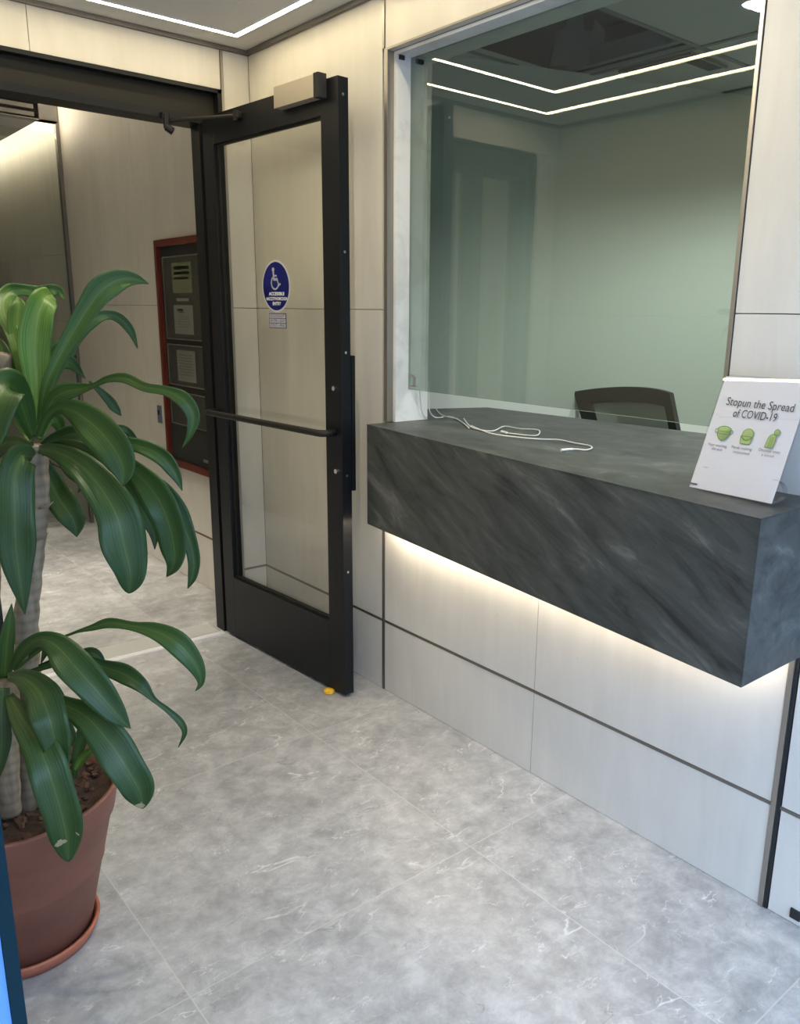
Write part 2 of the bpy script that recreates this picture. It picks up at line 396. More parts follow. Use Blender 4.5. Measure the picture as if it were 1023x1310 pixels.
# slatted air diffuser on the front of the lowered ceiling
dv = thing('air_diffuser', 'grey slatted air diffuser box hanging in the vestibule top left', 'vent', (-.6, 2.15, 2.465))
f = MB(); f.box(-.2, -.1, 2.10, 2.165, 2.463, 2.63); f.box(-1.4, -.1, 2.10, 2.165, 2.463, 2.468); f.box(-1.4, -.1, 2.10, 2.165, 2.60, 2.63)
f.build('frame', mat('grey_diffuser_metal', (.36, .35, .33), .4, .5), dv)
BOX('backing', mat('brown_duct', (.05, .03, .02), .6), -1.4, -.2, 2.14, 2.164, 2.478, 2.60, parent=dv)
f = MB()
for k in range(3): f.box(-1.4, -.225, 2.104, 2.139, 2.4785+k*.040, 2.500+k*.040)
f.build('slat', mat('cream_slat', (.45, .43, .37), .5), dv)
# glass front at the end of the vestibule
gf = thing('window_2', None, None, (-.85, 2.42, 0), kind='structure')
MB().box(-1.69, -.022, 2.414, 2.426, .03, 2.46).build('pane', G_VEST, gf)
MB().box(-.021, -.001, 2.40, 2.44, .0, 2.62).build('frame', DTRIM, gf)
struct(BOX('trim_10', THRESH, -1.69, -.022, 2.52, 2.66, 0, .012))

# ------------------------------------------------------------------ office behind the service window
def on_w(x): return -.58 - .363*(x-.171)
A_, B_ = V((.171, -.565, 0)), V((2.7, on_w(2.7)+.015, 0))
struct(MB().prism([(.171, -.58), (2.7, on_w(2.7)), (2.74, on_w(2.7)+.12), (.171, -.44)], 0, 2.37).build('wall_office_back', OFFWALL))
struct(BOX('wall_office_far', OFFWALL, 2.7, 2.8, -3.5, -1.35, 0, 2.37))
struct(BOX('wall_office_side', OFFWALL, .171, 2.8, -3.6, -3.5, 0, 2.37))
struct(BOX('floor_office', mat('office_carpet', (.09, .10, .10), .95), .171, 2.8, -3.6, -.4, -.08, 0))
oc = MB(); hx0, hx1, hy0, hy1 = .45, 1.04, -1.385, -.79
oc.box(.171, hx0, -3.6, -.3, 2.37, 2.385); oc.box(hx1, 2.8, -3.6, -.3, 2.37, 2.385); oc.box(hx0, hx1, -3.6, hy0, 2.37, 2.385); oc.box(hx0, hx1, hy1, -.3, 2.37, 2.385)
struct(oc.build('ceiling_office', TILE))
tb = MB()
for k in range(-2, 5):
    y = hy0 - .012 + .61*k
    if -3.5 < y < -.4: tb.box(.18, 2.7, y, y+.02, 2.366, 2.3699)
for k in range(0, 4): x = hx0 - .02 + .61*k; tb.box(x, x+.02, -3.5, -.5, 2.3655, 2.3698)
struct(tb.build('trim_11', SHEETM))
pl = MB(); pl.box(.18, 1.6, -1.9, -.46, 2.74, 2.76); pl.box(.16, .18, -1.9, -.46, 2.386, 2.76); pl.box(1.6, 1.62, -1.9, -.46, 2.386, 2.76); pl.box(.16, 1.62, -1.92, -1.9, 2.386, 2.76); pl.box(.16, 1.62, -.46, -.44, 2.386, 2.76)
struct(pl.build('ceiling_plenum', PLENUM))
dk = thing('duct_collar', 'torn metal sheet piece in the open ceiling tile gap behind the glass', 'duct', (.85, -.95, 2.386))
MB().prism([(0, 0), (.21, 0), (.21, .12), (.17, .16), (.16, .12), (.13, .12), (.12, .22), (.09, .28), (.07, .24), (.06, .14), (.02, .12)], 0, .006,
           M=Matrix.Translation((.90, -.80, 2.39)) @ Matrix.Rotation(math.radians(-52), 4, 'Z') @ Matrix.Rotation(math.radians(90), 4, 'X')).build('sheet', SHEETM, dk)
MB().box(hx1-.05, hx1-.02, hy0+.02, hy1-.02, 2.387, 2.45).build('bracket', SHEETM, dk)
vt = thing('ceiling_vent', 'dark rectangular vent slot in the office ceiling behind the glass', 'vent', (1.15, -1.2, 2.37))
MB().box(1.07, 1.13, -1.33, -1.03, 2.358, 2.3652).box(1.13, 1.30, -1.33, -1.27, 2.358, 2.3652).build('slot', FELT, vt)
MB().box(1.06, 1.07, -1.34, -1.02, 2.356, 2.3652).box(1.06, 1.31, -1.345, -1.335, 2.356, 2.3652).build('rim', SHEETM, vt)
def downlight(x, y, z, label, watts, cone, col, k=1):
    dl = thing('downlight', label, 'light', (x, y, z))
    MB().lathe([(.045*k, -.012), (.062*k, -.012), (.066*k, -.004), (.066*k, -.0002), (.045*k, -.0002)], (x, y, z), 32, closed=True).build('trim_ring', WHITE, dl)
    MB().lathe([(.044*k, -.010), (.044*k, -.002)], (x, y, z), 32).build('lens', E_SPOT, dl)
    ld = bpy.data.lights.new('downlight_lamp', 'SPOT'); ld.energy = watts; ld.color = col; ld.spot_size = math.radians(cone); ld.spot_blend = .5; ld.shadow_soft_size = .012
    lo = bpy.data.objects.new('downlight_lamp', ld); COL.objects.link(lo); lo.location = (x, y, z-.016); lo.parent = dl; lo.matrix_parent_inverse = Matrix.Translation((x, y, z)).inverted()
OC = (.95, 1, .95)
downlight(-.775, -1.66, ZC, 'round lobby downlight mirrored as a bright spot at the top of the glass', LOBBY_W, 170, (1, .90, .68), .95)
downlight(.95, -2.3, 2.37, 'added unseen office fill downlight right of the service window, nearer its glass', OFFICE_W, 150, OC)  # unseen office lamps, added to brighten the wall behind the glass
downlight(1.7, -2.2, 2.37, 'added unseen office fill downlight right of the service window, farther back', OFFICE_W, 150, OC)
VC = (1, .93, .80)
downlight(-1.0, .75, 2.78, 'added unseen vestibule fill downlight just inside the black door', VEST_W, 52, VC)  # unseen vestibule lamps, added to brighten the floor past the door
downlight(-1.0, 1.65, 2.78, 'added unseen vestibule fill downlight before the slatted diffuser box', VEST_W, 52, VC)

# ------------------------------------------------------------------ service window
w1 = thing('window_1', 'large green tinted sliding glass above the dark counter', 'window', (.05, -1.58, ZT), kind='structure')
f = MB()
f.box(-.004, .022, -.93, -.9115, ZT+.001, 2.246, bev=.001)
f.box(-.004, .022, -2.2435, -2.2335, ZT+.001, 2.246, bev=.001)
f.box(-.004, .022, -2.2435, -.9115, 2.2465, 2.253)
f.build('frame', STEEL, w1)
j = MB(); j.box(.022, .171, -.9305, -.945, ZT+.001, 2.245); j.box(.022, .171, -2.236, -2.228, ZT+.001, 2.245)
j.box(.022, .171, -2.228, -.945, 2.235, 2.245)
j.build('jamb', MARBLE, w1)
MB().box(.08, .09, -2.2275, -.9455, 1.161, 2.2345).build('pane', G_WIN, w1)
f = MB()
f.box(.076, .0795, -.975, -.95, 1.205, 1.215); f.box(.074, .0795, -.985, -.979, 1.175, 1.208); f.box(.074, .0795, -.995, -.965, 1.172, 1.178)
f.build('latch', STEEL, w1)
f = MB(); f.box(.03, .05, -.952, -.94+-.0055, 2.222, 2.2345); f.box(.10, .125, -.958, -.9455, 2.222, 2.2345); f.build('clip', RUBBER, w1)

# ------------------------------------------------------------------ counter
ct = thing('reception_counter', 'dark grey slate box counter jutting out below the glass', 'counter', (-.1, -1.7, ZB))
def front(y): return -.0953 - (.2815-.0953)*((-.9337-y)/(2.5089-.9337))
YA, YB = -.9337, -2.5089
MB().prism([(front(YA), YA), (-.002, YA), (-.002, YB), (front(YB), YB)], ZB, ZT-.0026, bev=.0010).build('body', SLATE, ct)
MB().prism([(front(YA)-.0005, YA+.0005), (-.0045, YA+.0005), (-.0045, -.9455), (.172, -.9455), (.172, -.585), (.656, on_w(.656)-.004), (.73, -1.765), (.78, -2.45), (.172, -2.45), (.172, -2.2275), (-.0045, -2.2275), (-.0045, YB-.0005), (front(YB)-.0005, YB-.0005)], ZT-.0025, ZT).build('worktop', SLATE, ct)
MB().prism([(.2, -.65), (.62, on_w(.62)-.03), (.69, -1.76), (.74, -2.42), (.2, -2.42)], ZT-.05, ZT-.0028).build('underframe', SLATE, ct)
for x, y in ((.60, -.80), (.68, -2.36), (.24, -.70), (.24, -2.36)): BOX('leg', STEEL, x-.025, x+.025, y-.025, y+.025, 0, ZT-.05, parent=ct)
MB().box(-.062, -.050, -2.44, -.96, ZB-.012, ZB-.001).build('led_strip', E_UNDER, ct)

# ------------------------------------------------------------------ ceiling line lights
def led_rect(x0, x1, y0, y1, w, label):
    r = thing('ceiling_light', label, 'light', ((x0+x1)/2, (y0+y1)/2, ZC), 'ceiling line lights')
    f = MB(); e = .004
    for a in ((x0-e, x1+e, y1, y1+e), (x0-e, x1+e, y0-e, y0), (x0-e, x0, y0, y1), (x1, x1+e, y0, y1)): f.box(*a, ZC-.004, ZC-.0004)
    for a in ((x0+w, x1-w, y1-w-e, y1-w), (x0+w, x1-w, y0+w, y0+w+e), (x0+w, x0+w+e, y0+w, y1-w), (x1-w-e, x1-w, y0+w, y1-w)): f.box(*a, ZC-.004, ZC-.0004)
    f.build('channel', WHITE, r)
    g = MB(); z = (ZC-.0045, ZC-.0006)
    g.box(x0, x1, y1-w, y1, *z); g.box(x0, x1, y0, y0+w, *z); g.box(x0, x0+w, y0+w, y1-w, *z); g.box(x1-w, x1, y0+w, y1-w, *z)
    g.build('diffuser', E_LED, r)
led_rect(-1.43, -.125, -2.2, -.152, .020, 'white line light running in a rectangle along the ceiling edge')
r = thing('ceiling_light', 'inner corner of white line light mirrored in the tinted glass', 'light', (-.8, -1.3, ZC), 'ceiling line lights')
f = MB()
for a in ((-1.154, -.37, -.455, -.451), (-1.13, -.37, -.479, -.475), (-1.154, -1.15, -1.95, -.455), (-1.13, -1.126, -1.95, -.479)): f.box(*a, ZC-.004, ZC-.0004)
f.build('channel', WHITE, r)
MB().box(-1.15, -.37, -.475, -.455, ZC-.0045, ZC-.0006).box(-1.15, -1.13, -1.95, -.475, ZC-.0045, ZC-.0006).build('diffuser', E_LED, r)

# ------------------------------------------------------------------ door frame
fr = thing('door_frame', 'black metal door frame with a wide head across the opening', 'door frame', (-.8, .06, 0), kind='structure')
f = MB(); f.box(-.1245, -.142, -.006, .05, .0, 2.2675); f.box(-1.525, -.1245, -.006, .05, 2.253, 2.2675); f.box(-1.525, -1.51, -.006, .05, 0, 2.2675)
f.build('lip', BLACK, fr)
MB().box(-1.51, -.142, .035, .12, 2.165, 2.253).build('head', BLACKP, fr)
MB().box(-1.51, -.142, .02, .14, 2.137, 2.165).build('head_bar', BLACK, fr)
MB().box(-.142, -.213, .024, .10, 0, 2.137).build('jamb', BLACK, fr)
MB().box(-1.51, -1.47, .024, .135, 0, 2.137).build('jamb', BLACK, fr)
MB().box(-1.17, -1.11, .024, .135, 0, 2.137).build('mullion', BLACK, fr)
MB().box(-1.47, -1.17, .07, .08, .10, 2.137).build('sidelight', G_DOOR, fr); MB().box(-1.47, -1.17, .05, .10, 0, .10).build('bottom_rail', BLACK, fr)
th = MB(); th.box(-1.11, -.239, .022, .15, 0, .010)
struct(th.build('trim_12', THRESH)); struct(MB().box(-1.11, -.225, -.012, .0215, 0, .007).build('trim_13', mat('white_metal_edge', (.72, .71, .68), .3, .2)))

# ------------------------------------------------------------------ door leaf
d1 = thing('door_1', 'open black framed glass door with push bar and blue round sticker', 'door', (-.217, .016, 0), kind='structure')
U = V((.0571, -.9984, 0)).normalized(); WW = V((.9984, .0571, 0)); O = V((-.217, .016, 0))
DM = Matrix(((U.x, WW.x, 0, O.x), (U.y, WW.y, 0, O.y), (0, 0, 1, 0), (0, 0, 0, 1)))   # u along leaf, w through thickness, z up
UL, UR, TH = .024, .9, .042
def leafbox(name, m, *a, parent=d1, bev=.0015): return MB().box(*a, bev=bev, M=DM).build(name, m, parent)
S0, S1, Z0, Z1, ZR, ZH = .105, .806, .012, 2.152, .288, 2.047
leafbox('stile', BLACK, UL, S0, 0, TH, Z0, Z1); leafbox('stile', BLACK, S1, UR, 0, TH, Z0, Z1)
leafbox('top_rail', BLACK, S0, S1, 0, TH, ZH, Z1); leafbox('bottom_rail', BLACK, S0, S1, 0, TH, Z0, ZR)
f = MB()
for a in ((S0, S0+.010, ZR, ZH), (S1-.010, S1, ZR, ZH)): f.box(a[0], a[1], .016, .022, a[2], a[3], M=DM)
f.box(S0, S1, .012, .022, ZR, ZR+.008, M=DM); f.box(S0, S1, .012, .022, ZH-.008, ZH, M=DM)
f.build('glazing_bead', BLACKP, d1)
pane = leafbox('pane', G_DOOR, S0, S1, .024, .030, ZR, ZH, bev=0)
# push bar
bar = MB(); P = [(.045, -.002), (.045, -.042), (.055, -.054), (.075, -.058), (.83, -.058), (.85, -.054), (.86, -.042), (.86, -.002)]
bar.tube([DM @ V((u, w, 1.012)) for u, w in P], .0125, 12); bar.build('push_bar', BLACKP, d1, smooth=True)
pull = MB(); pull.box(.872, .897, TH+.006, TH+.022, .80, 1.28, bev=.003, M=DM); pull.box(.875, .894, TH, TH+.006, .83, .86, M=DM); pull.box(.875, .894, TH, TH+.006, 1.21, 1.24, M=DM)
pull.build('pull_handle', BLACK, d1)
def bolt(u, z):
    b = MB(); b.tube([DM @ V((u, .001, z)), DM @ V((u, -.007, z))], .0085, 12); b.build('bolt', CHROME, d1)
bolt(.862, 1.167); bolt(.868, .874)
for z in (2.10, 1.62, 1.29, .86, .50):
    b = MB(); b.tube([DM @ V((UR-.001, .02, z)), DM @ V((UR+.0015, .02, z))], .005, 10); b.build('screw', CHROME, d1)
cl = leafbox('closer_cover', SATIN, .585, .815, -.034, 0, 2.095, 2.163); leafbox('end_cap', RUBBER, .815, .842, -.034, 0, 2.093, 2.166, parent=cl)
wd = MB(); wd.lathe([(.018, 0), (.022, .004), (.02, .012), (.01, .017)], tuple(DM @ V((.82, -.016, .0))), 20); wd.build('floor_stop', YELLOW, d1)
# closer arm
arm = MB(); a0 = DM @ V((.30, -.012, 2.118)); a1 = V((-.352, .0, 2.122))
arm.tube([a0, a1], .007, 10); o_ = arm.build('closer_arm', BLACKP, d1)
k = MB(); k.box(.27, .325, -.02, 0, 2.107, 2.13, M=DM, bev=.003); k.tube([DM @ V((.30, -.012, 2.10)), DM @ V((.30, -.012, 2.135))], .011, 10); k.build('arm_mount', BLACKP, o_)
k = MB(); k.tube([V((-.355, .0, 2.095)), V((-.355, .0, 2.145))], .013, 10); k.box(-.372, -.36, -.004, .0195, 2.13, 2.15); k.tube([V((-.358, .0, 2.10)), V((-.338, -.012, 2.085))], .014, 10); k.build('arm_shoe', BLACK, o_)

# flat print: 2D shapes laid on a plane given by origin, right and up
def decal(name, faces, m, parent, org, r, u, lift, th=.0006):
    n = r.cross(u); b = MB()
    for poly in faces:
        vs = [b.bm.verts.new(org + r*x + u*y + n*lift) for x, y in poly]
        if len(vs) > 2:
            b.bm.faces.new(vs)
    bm = b.bm; bmesh.ops.solidify(bm, geom=list(bm.faces), thickness=th)
    return b.build(name, m, parent)
def disc(cx, cy, r, n=40, ry=None): return [(cx+r*math.cos(2*math.pi*k/n), cy+(ry or r)*math.sin(2*math.pi*k/n)) for k in range(n)]
def stroke(pts, w):
    out = []
    for (x0, y0), (x1, y1) in zip(pts, pts[1:]):
        dx, dy = x1-x0, y1-y0; l = math.hypot(dx, dy) or 1; nx, ny = -dy/l*w/2, dx/l*w/2; ex, ey = dx/l*w*.3, dy/l*w*.3
        out.append([(x0+nx-ex, y0+ny-ey), (x0-nx-ex, y0-ny-ey), (x1-nx+ex, y1-ny+ey), (x1+nx+ex, y1+ny+ey)])
    return out
def arc(cx, cy, r, a0, a1, n=20, ry=None): return [(cx+r*math.cos(math.radians(a0+(a1-a0)*k/n)), cy+(ry or r)*math.sin(math.radians(a0+(a1-a0)*k/n))) for k in range(n+1)]
def text(name, body, size, m, parent, org, r, u, lift, cx, cy, width=None, bold=0, th=.0004):
    cu = bpy.data.curves.new(name, 'FONT'); cu.body = body; cu.size = size; cu.align_x = 'CENTER'; cu.align_y = 'CENTER'; cu.resolution_u = 3; cu.offset = bold
    tmp = bpy.data.objects.new(name, cu); COL.objects.link(tmp)
    dg = bpy.context.evaluated_depsgraph_get(); dg.update()
    me = bpy.data.meshes.new_from_object(tmp.evaluated_get(dg)); bpy.data.objects.remove(tmp)
    xs = [v.co.x for v in me.vertices] or [0, 1]
    s = width/(max(xs)-min(xs)) if width else 1
    n = r.cross(u); mx = (max(xs)+min(xs))/2
    for v in me.vertices: v.co = org + r*(cx+(v.co.x-mx)*s) + u*(cy+v.co.y) + n*lift
    me.materials.clear(); me.materials.append(m)
    o = bpy.data.objects.new(name, me); COL.objects.link(o); adopt(o, parent); return o
# accessible sticker on the door glass
so = DM @ V((.476, .0235, 1.515)); su = V((0, 0, 1))
stk = decal('sticker', [disc(0, 0, .0945, 48)], WHITE, d1, so, U, su, .0, .0005); stk['label'] = 'blue round accessible entry sticker'
decal('disc', [disc(0, 0, .0870, 48)], BLUE, stk, so, U, su, .0009, .0004)
wc = [disc(-.018, .062, .0105, 20)] + stroke([(-.017, .054), (-.014, .016), (.014, .016)], .013) + stroke([(-.015, .033), (.008, .033)], .008) + stroke([(.012, .016), (.027, -.012), (.038, -.006)], .009)
wc += stroke(arc(-.006, .0, .030, 128, 345, 22), .0085)
wc = [[(x*.80, y*.76+.0125) for x, y in pg] for pg in wc]
decal('wheelchair_symbol', wc, WHITE, stk, so, U, su, .0014, .0003)
for t_, y, w_ in (('ACCESSIBLE', -.0275, .104), ('MACCOTVHOMSCHOM', -.0455, .140), ('ENTRY', -.0630, .056)):
    text('lettering', t_, .0165, WHITE, stk, so, U, su, .0014, .004, y, w_, bold=.0006)
so2 = DM @ V((.481, .0235, 1.390))
pl_ = decal('sticker', [[(-.058, -.0275), (.058, -.0275), (.058, .0275), (-.058, .0275)]], BLUE, d1, so2, U, su, 0, .0005); pl_['label'] = 'small dark blue text sticker under the round one'
for y, t_ in ((.0172, 'CCCCO.A.FT'), (0, 'ACTR - CCF'), (-.0172, 'CTCT - MSU')):
    decal('text_band', [[(-.054, y-.0075), (.054, y-.0075), (.054, y+.0075), (-.054, y+.0075)]], WHITE, pl_, so2, U, su, .0009, .0003)
    text('lettering', t_, .013, BLUE, pl_, so2, U, su, .0014, 0, y, .095)

# ------------------------------------------------------------------ directory board in the vestibule
db = thing('notice_board', 'tall red framed black notice board on the vestibule wall', 'notice board', (0, .69, .62))
Y0, Y1, B0, B1 = .995, .36, .622, 1.762
f = MB(); f.box(-.032, 0, Y0-.03, Y0, B0, B1); f.box(-.032, 0, Y1, Y1+.03, B0, B1); f.box(-.032, 0, Y1+.03, Y0-.03, B1-.032, B1); f.box(-.032, 0, Y1+.03, Y0-.03, B0, B0+.032)
f.build('frame', RED, db)
MB().box(-.012, -.0005, Y1+.03, Y0-.03, B0+.032, B1-.032).build('backing', FELT, db)
wins = ((1.285, 1.675), (1.055, 1.25), (.852, 1.012))
for z0, z1 in wins:
    g = MB().box(-.0145, -.0125, Y1+.05, .925, z0, z1).build('display_panel', GREYF, db)
    f = MB(); f.box(-.020, -.015, Y1+.05, .932, z1, z1+.006); f.box(-.020, -.015, Y1+.05, .932, z0-.006, z0); f.box(-.020, -.015, .925, .932, z0, z1); f.build('rim', STEEL, g)
    MB().box(-.021, -.0195, Y1+.05, .925, z0, z1).build('pane', G_BOARD, g)
BOX('plate', STEEL, -.016, -.0125, .47, .58, .685, .70, parent=db)
def notice(y0, y1, z0, z1, m, label, marks):
    n = MB().box(-.0162, -.0148, y1, y0, z0, z1).build('notice_sheet', m); tag(n, label, 'paper notice', 'papers in the notice board')
    r_, u_ = V((0, -1, 0)), V((0, 0, 1)); og = V((-.0164, (y0+y1)/2, (z0+z1)/2)); w, h = (y0-y1), (z1-z0)
    for mm, a in marks: decal('print', [[(x0*w, y_*h), (x1*w, y_*h), (x1*w, (y_+t_)*h), (x0*w, (y_+t_)*h)] for x0, x1, y_, t_ in a], mm, n, og, r_, u_, .0002, .0002)
notice(.828, .605, 1.505, 1.648, PAPERY, 'pale green paper notice at the top of the red framed board', ((LIME, [(-.4, .4, .27, .12), (-.4, .4, .1, .1), (-.4, .35, -.05, .07)]),))
notice(.83, .61, 1.308, 1.447, PAPERG, 'white notice with red heading in the board', ((INKR, [(-.3, .02, .3, .07), (-.2, .05, .24, .03)]), (INKG, [(-.3, .3, .1-.09*k, .015) for k in range(5)])))
notice(.826, .613, 1.074, 1.228, PAPERG, 'plain white typed notice in the middle window of the board', ((INKG, [(-.38, .38, .34-.09*k, .02) for k in range(8)]),))
BOX('title_strip', PAPERG, -.0162, -.0148, .65, .79, 1.466, 1.48, parent=db)
sw = thing('wall_switch', 'small blue grey switch plate on the vestibule wall by the board', 'switch', (0, 1.13, .82))
MB().box(-.006, 0, 1.105, 1.157, .822, .918, bev=.002).build('plate', mat('blue_grey_plate', (.16, .20, .27), .4, .3), sw); MB().box(-.009, -.0062, 1.12, 1.142, .868, .892).build('rocker', INK, sw)

# ------------------------------------------------------------------ office chair
ch = thing('office_chair', 'black mesh back office chair behind the counter', 'chair', (1.22, -1.25, 0))
cx = (px_at(788, 498, 1) - CAM); 
CA, CB = V((1.05, -.895, 0)), V((1.05, -1.385, 0))
cdir = (CB-CA).normalized(); cn = V((-cdir.y, cdir.x, 0)); 
if cn.x < 0: cn = -cn
def chp(s, z, off=0):  # s 0..1 across the back, gently curved
    return CA + (CB-CA)*s + cn*(off - .06*(1-(2*s-1)**2)*-1) + V((0, 0, z))
def back_pt(s, t, off=0):
    ztop = 1.147 - .042*(1-s)**3 - .010*s**6
    ins = .04*(1-t)
    ss = ins + s*(1-2*ins) if True else s
    return chp(ss, .62 + (ztop-.62)*t, off + .04*(1-t)) + cdir*(.16*(1-t))
m_ = MB(); NS, NT = 16, 14
def grid_(b, s0, s1, t0, t1, th, off):
    fr_ = [[b.bm.verts.new(back_pt(s0+(s1-s0)*i/NS, t0+(t1-t0)*j/NT, off)) for i in range(NS+1)] for j in range(NT+1)]
    bk = [[b.bm.verts.new(back_pt(s0+(s1-s0)*i/NS, t0+(t1-t0)*j/NT, off+th)) for i in range(NS+1)] for j in range(NT+1)]
    for j in range(NT):
        for i in range(NS):
            b.bm.faces.new((fr_[j][i], fr_[j][i+1], fr_[j+1][i+1], fr_[j+1][i])); b.bm.faces.new((bk[j][i], bk[j+1][i], bk[j+1][i+1], bk[j][i+1]))
    rim = [(j, 0) for j in range(NT+1)] + [(NT, i) for i in range(1, NS+1)] + [(j, NS) for j in range(NT-1, -1, -1)] + [(0, i) for i in range(NS-1, 0, -1)]
    for (a, b_), (c_, d_) in zip(rim, rim[1:]+rim[:1]): b.bm.faces.new((fr_[a][b_], fr_[c_][d_], bk[c_][d_], bk[a][b_]))
grid_(m_, .10, .90, .08, .90, .008, .012); m_.build('backrest_mesh', MESHB, ch)
b_ = MB()
for a in ((0, .115, 0, 1), (.885, 1, 0, 1), (.115, .885, .88, 1), (.115, .885, 0, .09)): grid_(b_, *a, .028, 0)
b_.build('backrest_frame', RUBBER, ch)
MB().box(1.12, 1.60, -1.40, -.92, .43, .51, bev=.03).build('seat', MESHB, ch, smooth=False)
MB().tube([(1.36, -1.15, .44), (1.36, -1.15, .08)], .028, 12).build('column', BLACK, ch)
bs = MB()
for k in range(5):
    a = k*2*math.pi/5; bs.tube([(1.36, -1.15, .10), (1.36+.24*math.cos(a), -1.15+.24*math.sin(a), .06)], [.025, .016], 8); bs.lathe([(.012, 0), (.026, .01), (.026, .045), (.012, .055)], (1.36+.25*math.cos(a), -1.15+.25*math.sin(a), 0), 12)
bs.build('base', BLACK, ch)
MB().tube([(1.13, -1.15, .66), (1.17, -1.15, .50), (1.30, -1.15, .425)], .02, 8).build('back_support', BLACK, ch)

# ------------------------------------------------------------------ white cable on the counter
def smooth_path(pts, n=5):
    out = []
    for i in range(len(pts)-1):
        p0, p1, p2, p3 = pts[max(i-1, 0)], pts[i], pts[i+1], pts[min(i+2, len(pts)-1)]
        for k in range(n):
            t = k/n; out.append(.5*((2*p1) + (p2-p0)*t + (2*p0-5*p1+4*p2-p3)*t*t + (3*p1-p0-3*p2+p3)*t**3))
    out.append(pts[-1]); return out
wr = thing('cable', 'thin white cable lying loose and looped on the counter top', 'cable', (.15, -1.4, ZT))
zc_ = ZT+.0036
def wire(path, name, r=.0022): MB().tube(smooth_path(path), r, 6).build(name, WIRE, wr, smooth=True)
hang = [V((.150, -.975, 1.19)), V((.155, -.972, 1.13)), V((.165, -.965, 1.08)), V((.20, -.952, zc_+.004))]
wire(hang+[V((x, y, zc_)) for x, y in ((.24, -.945), (.268, -.936), (.279, -.967), (.202, -1.107), (.121, -1.228))], 'wire')
wire([V((x, y, zc_+.003)) for x, y in ((.385, -.745), (.302, -.862), (.256, -.951), (.246, -1.029))], 'wire')
wire([V((x, y, zc_+.001)) for x, y in ((.282, -1.024), (.163, -1.183), (.121, -1.275), (.134, -1.33), (.252, -1.266), (.254, -1.339), (.285, -1.39), (.239, -1.444), (.172, -1.485), (.147, -1.426), (.14, -1.378))], 'wire')
wire([V((x, y, zc_)) for x, y in ((.175, -1.18), (.134, -1.261), (.097, -1.349), (.091, -1.41), (.106, -1.483), (.133, -1.542), (.172, -1.588), (.163, -1.659), (.16, -1.714), (.134, -1.75), (.085, -1.769), (.075, -1.745), (.05, -1.73), (.028, -1.73))], 'wire')
MB().tube([V((.140, -1.390, zc_+.001)), V((.150, -1.355, zc_+.001))], .0045, 8).build('connector', WIRE, wr)
MB().tube([V((.062, -1.736, zc_)), V((.022, -1.728, zc_))], .004, 8).build('connector', WIRE, wr)

# ------------------------------------------------------------------ sign holder with notice
BLc, BRc = V((-.142, -2.255, ZT)), V((-.159, -2.468, ZT))
r_ = (BRc-BLc).normalized(); nb = V((-r_.y, r_.x, 0)); nb = nb if nb.x > 0 else -nb
u_ = (nb*math.sin(math.radians(21)) + V((0, 0, math.cos(math.radians(21))))).normalized(); n_ = r_.cross(u_)
if n_.x > 0: n_ = -n_
sh = thing('sign_holder', 'slanted clear acrylic holder with printed virus notice on the counter end', 'sign', tuple((BLc+BRc)/2))
org = (BLc+BRc)/2 + V((0, 0, .003)); wS, hS = .2137, .27
SM = Matrix(((r_.x, u_.x, n_.x, org.x), (r_.y, u_.y, n_.y, org.y), (r_.z, u_.z, n_.z, org.z), (0, 0, 0, 1)))
MB().box(-wS/2, wS/2, 0, hS, .0016, .0032, M=SM).box(-wS/2, wS/2, 0, hS, -.0032, -.0016, M=SM).build('acrylic_face', G_ACR, sh)
def sheet_bm():
    b = MB(); nx, ny = 16, 20; rows = []
    for side in (0, 1):
        rr = []
        for j in range(ny+1):
            rr.append([b.bm.verts.new(SM @ V((-wS/2+.003+(wS-.006)*i/nx, .002+(hS-.006)*j/ny, (.0008 if side else -.0002)+.0006*math.sin(i*.9+j*.35)*math.sin(j*.5+1)))) for i in range(nx+1)])
        rows.append(rr)
    for rr in rows:
        for j in range(ny):
            for i in range(nx): b.bm.faces.new((rr[j][i], rr[j][i+1], rr[j+1][i+1], rr[j+1][i]))
    a, c_ = rows
    rim = [(0, i) for i in range(nx)] + [(j, nx) for j in range(ny)] + [(ny, i) for i in range(nx, 0, -1)] + [(j, 0) for j in range(ny, 0, -1)]
    for (j0, i0), (j1, i1) in zip(rim, rim[1:]+rim[:1]): b.bm.faces.new((a[j0][i0], a[j1][i1], c_[j1][i1], c_[j0][i0]))
    return b
sheet = sheet_bm().build('notice_paper', PAPER, sh)
fc = org; LF = .00335 if r_.cross(u_).dot(n_) > 0 else -.00335
RR, UU = (r_, u_)
def stext(s, size, m, x, y, w=None, bold=0): return text('lettering', s, size, m, sheet, fc, RR, UU, LF, x, y, w, bold)
stext('Stopun the Spread', .0265, INK, .004, .2075, .164); stext('of COVID-19', .0265, INK, .001, .1825, .106)
for s, x, y, w_ in (('Your washing', -.066, .1055, .050), ('did end', -.064, .0965, .027), ('Nods voibing', -.004, .1075, .050), ('consumed', -.002, .0975, .040), ('Dessoie ones', .062, .1105, .050), ('a stood', .061, .1005, .028)):
    stext(s, .0088, INKG, x, y, w_)
def sdec(name, faces, m, l=0): return decal(name, faces, m, sheet, fc, RR, UU, LF+math.copysign(l, LF), .0002)
